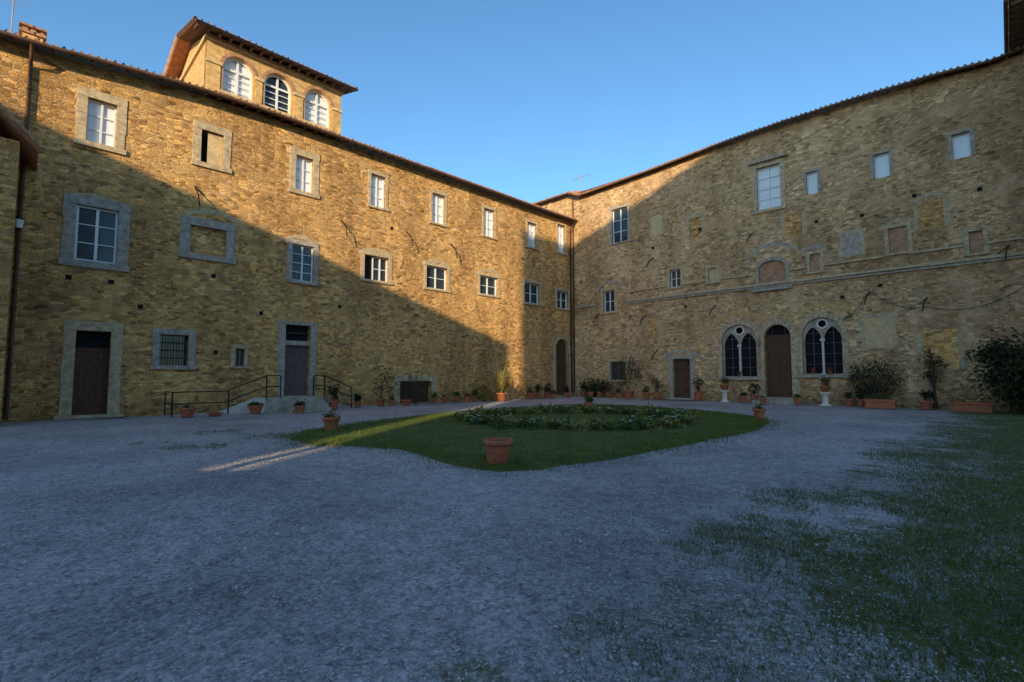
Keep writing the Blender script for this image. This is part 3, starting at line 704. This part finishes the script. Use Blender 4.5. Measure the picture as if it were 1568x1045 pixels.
def vn(x,y):
    return np.sin(x*1.7+y*.6+1)*np.sin(y*1.9-x*.7)+.6*np.sin(x*4.3+2+y*1.1)*np.sin(y*3.7+x*1.9)+.4*np.sin(x*9.1+y*3)*np.sin(y*8.3-x*2)
P=rng.uniform((.3,1.2),(22,24),(1000000,2)); d=P[:,0]-P[:,1]; dist=np.hypot(P[:,0],P[:,1])
keep=(d<2.4)&(vn(P[:,0],P[:,1])+ (d+2.7)*.8+rng.normal(0,.4,len(P))>.35)&(rng.random(len(P))<np.clip(6/dist,.08,1))
P=P[keep]; print('weeds',len(P))
blades(gr,P,-.02,.045,.0045,M['grassD'])
P=rng.uniform((-9,11),(-4,15),(9000,2)); P=P[vn(P[:,0],P[:,1])>.5]; blades(gr,P,-.02,.05,.006,M['grassD'])
gr.obj('weed_grass')
pb=Acc(); vs=[];fs=[]
for i in range(28000):
    rr_=random.random()**1.2*13+1.0; an_=random.uniform(-.95,.95); x=rr_*math.sin(an_); y=rr_*math.cos(an_); s_=random.uniform(.004,.012)*(1 if rr_<5 else 1.4)
    if random.random()<.02: s_*=1.7
    a_=random.uniform(0,3.1); ca,sa=math.cos(a_),math.sin(a_); z=-.012+.03*math.sin(x*.7+1)*math.sin(y*.5)+.012*math.sin(x*2.1+y*1.3)-.02
    o=len(vs)
    for (px,py,pz) in ((1,0,0),(0,.75,0),(-.9,.1,0),(0,-.8,.1),(.1,0,.6),(0,0,-.6)):
        vs.append((x+s_*(px*ca-py*sa),y+s_*(px*sa+py*ca),z+s_*pz+.006))
    fs+=[(o,o+1,o+4),(o+1,o+2,o+4),(o+2,o+3,o+4),(o+3,o,o+4),(o+1,o,o+5),(o+2,o+1,o+5),(o+3,o+2,o+5),(o,o+3,o+5)]
pb.add(vs,fs,M['pebble']); pb.obj('gravel_pebbles')
lf=Acc(); vs=[];fs=[]
for i in range(420):
    rr_=random.random()**.7*20+1.5; an_=random.uniform(-.85,.85); x=rr_*math.sin(an_); y=rr_*math.cos(an_); s_=random.uniform(.015,.035); a_=random.uniform(0,6.28); ca,sa=math.cos(a_),math.sin(a_); o=len(vs)
    for px,py,pz in ((-1,0,.3),(0,.5,0),(1,0,.4),(0,-.5,.1)): vs.append((x+s_*(px*ca-py*sa),y+s_*(px*sa+py*ca),.012+s_*pz))
    fs.append((o,o+1,o+2,o+3))
lf.add(vs,fs,M['deadleaf']); lf.obj('fallen_leaves')

# =================================================================== FLOWER BED RING
fb=Acc(); C=(2.2,17.6); R0=3.5
for i in range(95):
    t=2*math.pi*i/95+random.uniform(-.03,.03); r_=R0+random.gauss(0,.2)
    if random.random()<.06: continue
    c=(C[0]+r_*math.cos(t)*1.05,C[1]+r_*math.sin(t)*.92,.14+random.uniform(0,.05)); h=random.uniform(.10,.20)
    fb.leaves(c,(.26,.26,h),85,.09,M['leaf'] if random.random()<.7 else M['leafY'],5,1.2,.6)
    for _ in range(4):
        if random.random()<.55:
            m_=random.choice([M['fw'],M['fw'],M['fy']]); fx,fy_,fz=c[0]+random.gauss(0,.2),c[1]+random.gauss(0,.2)-.1,c[2]+h*random.uniform(.6,1.3)
            for k in range(5):
                a_=k*1.257; 
                fb.add([(fx,fy_,fz),(fx+.045*math.cos(a_-.5),fy_+.045*math.sin(a_-.5)-.01,fz+.02),(fx+.06*math.cos(a_),fy_-.01+.06*math.sin(a_),fz+.015),(fx+.045*math.cos(a_+.5),fy_+.045*math.sin(a_+.5)-.01,fz+.02)],[(0,1,2,3)],m_)
fb.obj('flower_bed')

# =================================================================== POTS
def pot(x,y,r,h,plant=None,z=0.0,ph=.4,name='terracotta_pot',mat=None,leafn=260):
    a=Acc(); mat=mat or M['terra']
    a.lathe((0,0,0),[(.01,0),(r*.62,0),(r*.66,.03),(r*.86,h*.72),(r*.90,h*.78),(r*1.02,h*.80),(r*1.05,h*.86),(r*1.05,h*.97),(r*1.0,h),(r*.9,h),(r*.87,h*.9),(r*.86,h*.86)],mat,28)
    a.lathe((0,0,0),[(r*.80,h*.52),(r*.83,h*.54),(r*.81,h*.56)],mat,28)
    a.disc((0,0,h*.88),r*.87,M['soil'])
    if plant=='tuft':
        a.leaves((0,0,h+ph*.35),(r*.7,r*.7,ph*.5),leafn,.09,M['leaf'],8,1,.5)
    elif plant=='dark':
        for k in range(5): a.tube([(0,0,h*.8),(random.uniform(-.2,.2)*ph,random.uniform(-.2,.2)*ph,h+ph*.5),(random.uniform(-.4,.4)*ph,random.uniform(-.4,.4)*ph,h+ph)],[.015,.01,.005],M['stem'],5)
        a.leaves((0,0,h+ph*.55),(ph*.42,ph*.42,ph*.5),leafn,.10,M['leafD'],14,1,.4)
    elif plant=='bare':
        for k in range(9): a.tube([(0,0,h*.8),(random.uniform(-.5,.5)*r,random.uniform(-.5,.5)*r,h+ph*.6),(random.uniform(-1,1)*r,random.uniform(-1,1)*r,h+ph)],.006,M['stem'],4)
        a.leaves((0,0,h+ph*.4),(r*.6,r*.6,ph*.3),60,.06,M['leafD'],6,1,.5)
    elif plant=='flower':
        a.leaves((0,0,h+ph*.3),(r*.8,r*.8,ph*.45),leafn,.08,M['leaf'],8,1.2,.5)
        a.leaves((0,0,h+ph*.5),(r*.8,r*.8,ph*.45),50,.07,M['fr'],8,2,.5)
    return a.obj(name,loc=(x,y,z),rz=random.uniform(0,6))
x,y=G(762,711); pot(x,y,.27,.45,None)
x,y=G(507,660); pot(x,y,.25,.42,'tuft',ph=.12,z=-.02,leafn=60)
x,y=G(1163,643); pot(x,y,.22,.40,'tuft',ph=.12,leafn=60)
pot(2.2+1.0,18.5+2.5,.2,.45,'tuft',ph=.3,z=.04)
def wpot(fr_,px,yo,*a,**k):
    x,y=fr_.wp(px,yo); return pot(x,y,*a,**k)
for px,yo,r_,h_,pl,ph in [(288,-2.1,.30,.36,'bare',.12),(330,-2.4,.3,.14,None,.1),(392,-2.1,.30,.34,'tuft',.15),(460,-2.9,.24,.3,'tuft',.2),(512,-1.9,.24,.42,'dark',.6),(548,-1.4,.2,.3,'dark',.4),(583,-.9,.25,.38,'dark',1.6),(600,-1.5,.2,.3,'bare',.2),(622,-1.6,.3,.3,'dark',1.0),(665,-.8,.2,.3,'tuft',.3),(680,-1.3,.22,.34,'bare',.2),(700,-.9,.25,.38,'tuft',.25),(716,-1.5,.22,.34,'flower',.2),(727,-1.1,.22,.32,'tuft',.4),(742,-.8,.2,.36,'dark',.5),(812,-1.0,.25,.4,'tuft',.4),(824,-.9,.22,.4,'dark',.5),(838,-1.1,.25,.4,'dark',.6),(846,-2.0,.2,.3,'flower',.3),(868,-1.6,.22,.35,'dark',.4)]:
    wpot(LW,px,yo,r_,h_,pl,ph=ph)
for px,yo,r_,h_,pl,ph in [(893,-.8,.2,.4,'dark',.7),(905,-1.2,.22,.4,'tuft',.5),(918,-.9,.2,.4,'tuft',.6),(932,-1.3,.22,.4,'flower',.4),(948,-1.8,.24,.4,'tuft',.3),(962,-1.2,.42,.55,'dark',2.2),(990,-1.3,.3,.45,'tuft',.5),(1005,-1.0,.26,.5,'dark',.8),(1070,-.8,.3,.6,'dark',.8),(1137,-1.1,.26,.42,'tuft',.2),(1222,-1.6,.24,.42,'tuft',.15),(1168,-1.4,.2,.34,'bare',.1),(1300,-.9,.22,.4,'tuft',.4),(1318,-.9,.2,.4,'dark',.5),(1418,-1.0,.3,.4,'dark',.5),(1155,-.7,.22,.5,'dark',.6)]:
    wpot(RW,px,yo,r_,h_,pl,ph=ph,leafn=900 if ph>1.5 else 240)
for px,py in [(1133,578),(1245,575),(1272,574)]:
    x,z=RW.m(px,py); p=RW.w(x,-.08); pot(p[0],p[1],.09,.16,'flower',z=z+.0,ph=.25,leafn=60)
def pedestal(px,yo):
    x,y=RW.wp(px,yo); a=Acc()
    a.lathe((0,0,0),[(.01,0),(.28,0),(.28,.08),(.17,.12),(.14,.2),(.13,.55),(.17,.62),(.25,.68),(.25,.74),(.01,.74)],M['stoneP'],20)
    a.lathe((0,0,.74),[(.01,0),(.15,0),(.25,.26),(.28,.28),(.28,.34),(.22,.34),(.2,.26),(.01,.26)],M['terra'],20)
    a.leaves((0,0,1.25),(.25,.25,.22),220,.09,M['leaf'],8,1.1,.5); a.leaves((0,0,1.3),(.25,.25,.2),26,.07,M['fr'],8,2,.5)
    a.obj('stone_pedestal_planter',loc=(x,y,0))
pedestal(1110,-1.7); pedestal(1264,-1.7)
def trough(px,yo,w_,h_=.42,d_=.5):
    x,y=RW.wp(px,yo); a=Acc()
    a.box(-w_/2,w_/2,-d_/2,d_/2,0,h_,M['terra']); a.box(-w_/2-.04,w_/2+.04,-d_/2-.04,-d_/2+.05,h_-.08,h_+.02,M['terra']); a.box(-w_/2-.04,w_/2+.04,d_/2-.05,d_/2+.04,h_-.08,h_+.02,M['terra'])
    a.box(-w_/2-.04,-w_/2+.05,-d_/2+.05,d_/2-.05,h_-.08,h_+.021,M['terra']); a.box(w_/2-.05,w_/2+.04,-d_/2+.05,d_/2-.05,h_-.08,h_+.021,M['terra'])
    a.box(-w_/2+.05,w_/2-.05,-d_/2+.05,d_/2-.05,h_-.02,h_-.01+.004,M['soil'])
    a.leaves((0,0,h_+.12),(w_*.45,.2,.15),160,.08,M['leaf'],8,1,.5)
    a.obj('terracotta_trough',loc=(x,y,0),rz=RW.a)
trough(1348,-1.5,1.2); trough(1487,-1.6,1.3)
def shrub(fr_,px,yo,rad,zc,n,mat,name,leaf=.11,clumps=30,stems=9,mat2=None):
    x,y=fr_.wp(px,yo); a=Acc()
    for k in range(stems):
        t=random.uniform(0,6.28); q_=random.uniform(.3,.95)
        a.tube([(random.uniform(-.15,.15),random.uniform(-.1,.1),0),(rad[0]*.4*q_*math.cos(t),rad[1]*.4*q_*math.sin(t),zc*.6),(rad[0]*q_*math.cos(t),rad[1]*q_*math.sin(t),zc+rad[2]*random.uniform(.2,.95))],[.035,.022,.008],M['stem'],5)
    a.leaves((0,0,zc),rad,n,leaf,mat,clumps,1,.32)
    if mat2: a.leaves((0,0,zc),(rad[0]*1.05,rad[1]*1.05,rad[2]*1.05),n//5,leaf,mat2,clumps,1,.35)
    return a.obj(name,loc=(x,y,0),rz=fr_.a)
shrub(RW,1340,-.7,(1.1,.4,1.0),1.4,1500,M['leafD'],'climbing_rose_bush',.10,30,16,M['leaf'])
shrub(RW,1430,-.4,(.45,.25,.75),2.2,360,M['leafD'],'wall_climber',.10,12,8,M['leaf'])
shrub(RW,1553,-1.8,(1.25,1.1,1.35),1.7,5200,M['leafD'],'laurel_shrub',.12,40,14,M['leaf'])
shrub(RW,1610,-2.6,(1.5,1.2,1.4),1.7,3600,M['leafD'],'laurel_shrub',.12,36,12,M['leaf'])
shrub(LW,745,-1.2,(.7,.5,.4),.35,600,M['leafY'],'low_shrub',.12,14,6)
shrub(LW,636,-.7,(.7,.4,.8),1.1,220,M['leafD'],'climbing_vine',.09,14,10)
shrub(RW,912,-.7,(1.3,.4,.5),.75,1200,M['leafD'],'low_shrub',.11,22,8,M['leaf'])
x,y=LW.wp(768,-1.9); a=Acc()
a.lathe((0,0,0),[(.01,0),(.26,0),(.36,.42),(.41,.44),(.41,.52),(.34,.52),(.33,.46),(.01,.46)],M['terra'],24)
for k in range(170):
    t=random.uniform(0,6.28); e=random.uniform(.0,1.3); Ln=random.uniform(1.0,1.7); dx,dy=math.cos(t),math.sin(t); w_=.032
    p0=Vector((dx*.06,dy*.06,.5+random.uniform(0,.5))); p1=p0+Vector((dx*math.cos(e),dy*math.cos(e),math.sin(e)))*Ln*.6; p2=p1+Vector((dx*math.cos(e-.35),dy*math.cos(e-.35),math.sin(e-.35)))*Ln*.4
    s_=Vector((-dy,dx,0))*w_
    a.add([tuple(p0-s_),tuple(p0+s_),tuple(p1+s_),tuple(p1-s_),tuple(p2)],[(0,1,2,3),(3,2,4)],M['leafY'])
a.tube([(0,0,.4),(0,0,1.0)],.07,M['stem'],8)
a.obj('potted_yucca',loc=(x,y,0))

# =================================================================== RAILINGS, STEPS
rl=Acc()
def railing(a,x0,x1,y0,y1,h=.95,z0=0,z1=None):
    z1=z0 if z1 is None else z1; Ln=math.hypot(x1-x0,y1-y0); n=max(1,round(Ln/1.4))
    for i in range(n+1):
        t=i/n; x=x0+(x1-x0)*t;y=y0+(y1-y0)*t;z=z0+(z1-z0)*t; a.tube([(x,y,z-.05),(x,y,z+h)],.03,M['iron'])
    for k in (h,h*.52): a.tube([(x0,y0,z0+k),(x1,y1,z1+k)],.026,M['iron'])
xa=LW.m(264,610,-1.7)[0]; xb=LW.m(350,610,-1.5)[0]; xc=LW.m(408,600,-1.4)[0]; xd=LW.m(497,600,-1.4)[0]; xe=LW.m(540,600,-1.4)[0]
ZL=.6
railing(rl,xa,xb,-1.7,-1.5); railing(rl,xb,xc,-1.5,-1.4,1.0,0,ZL); railing(rl,xc,xc+.6,-1.4,-1.4,1.0,ZL,ZL); railing(rl,xd,xd+.02,-1.4,-.1,1.0,ZL,ZL); railing(rl,xd,xe,-1.4,-1.3,1.0,ZL,0); railing(rl,xa,xa+.02,-1.7,-.3)
o=rl.obj('iron_railing'); o.location=(LW.o[0],LW.o[1],0); o.rotation_euler[2]=LW.a
st=Acc(); st.box(xc,xd,-1.5,-.004,-.05,ZL,M['stoneG'])
for k,(zt,yo) in enumerate(((.45,-1.85),(.30,-2.2),(.15,-2.55))): st.box(xc+.7,xd-.15,yo,-1.503 if k==0 else (-1.853 if k==1 else -2.203),-.05+.001*k,zt,M['stoneG'])
st.add([(xb,-1.35,0),(xc,-1.35,ZL),(xc,-.01,ZL),(xb,-.01,0),(xc,-1.35,-.05),(xb,-1.35,-.05)],[(0,1,2,3),(0,5,4,1)],M['stoneP'])
for k in range(4): st.box(xd+.3*k+.002,xd+.3*(k+1),-1.4,-.006,-.05,ZL*(1-(k+1)/5),M['stoneG'])
o=st.obj('stone_entrance_steps',bevel=.015); o.location=(LW.o[0],LW.o[1],0); o.rotation_euler[2]=LW.a
# =================================================================== LIGHT, SKY, CAMERA
az=math.radians(11); el=math.radians(13.8)
d=Vector((math.sin(az)*math.cos(el),math.cos(az)*math.cos(el),-math.sin(el)))
sl=bpy.data.lights.new('sun','SUN'); sl.energy=5.0; sl.angle=math.radians(.35); sl.color=(1,.84,.54)
so=bpy.data.objects.new('sun',sl); S.collection.objects.link(so); so.rotation_euler=d.to_track_quat('-Z','Y').to_euler(); so.location=(0,-30,30)
W=bpy.data.worlds.new('World'); S.world=W; W.use_nodes=True; nt=W.node_tree
sk=nt.nodes.new('ShaderNodeTexSky'); sk.sky_type='NISHITA'; sk.sun_disc=False; sk.sun_elevation=el; sk.sun_rotation=math.radians(191)
sk.air_density=1.0; sk.dust_density=.8; sk.ozone_density=2.0; sk.altitude=300
tint=mixc(nt,1.0,sk.outputs[0],(.66,.96,1.10),'MULTIPLY')
nt.links.new(tint,nt.nodes['Background'].inputs[0]); nt.nodes['Background'].inputs[1].default_value=.25
cam=bpy.data.cameras.new('camera'); cam.lens=F/1568*36; cam.sensor_width=36; cam.clip_end=2000; cam.clip_start=.05
co=bpy.data.objects.new('camera',cam); S.collection.objects.link(co); co.location=(0,0,CAMH); co.rotation_euler=(math.pi/2+TH,0,0); S.camera=co
S.view_settings.view_transform='Standard'; S.view_settings.look='None'; S.view_settings.exposure=0
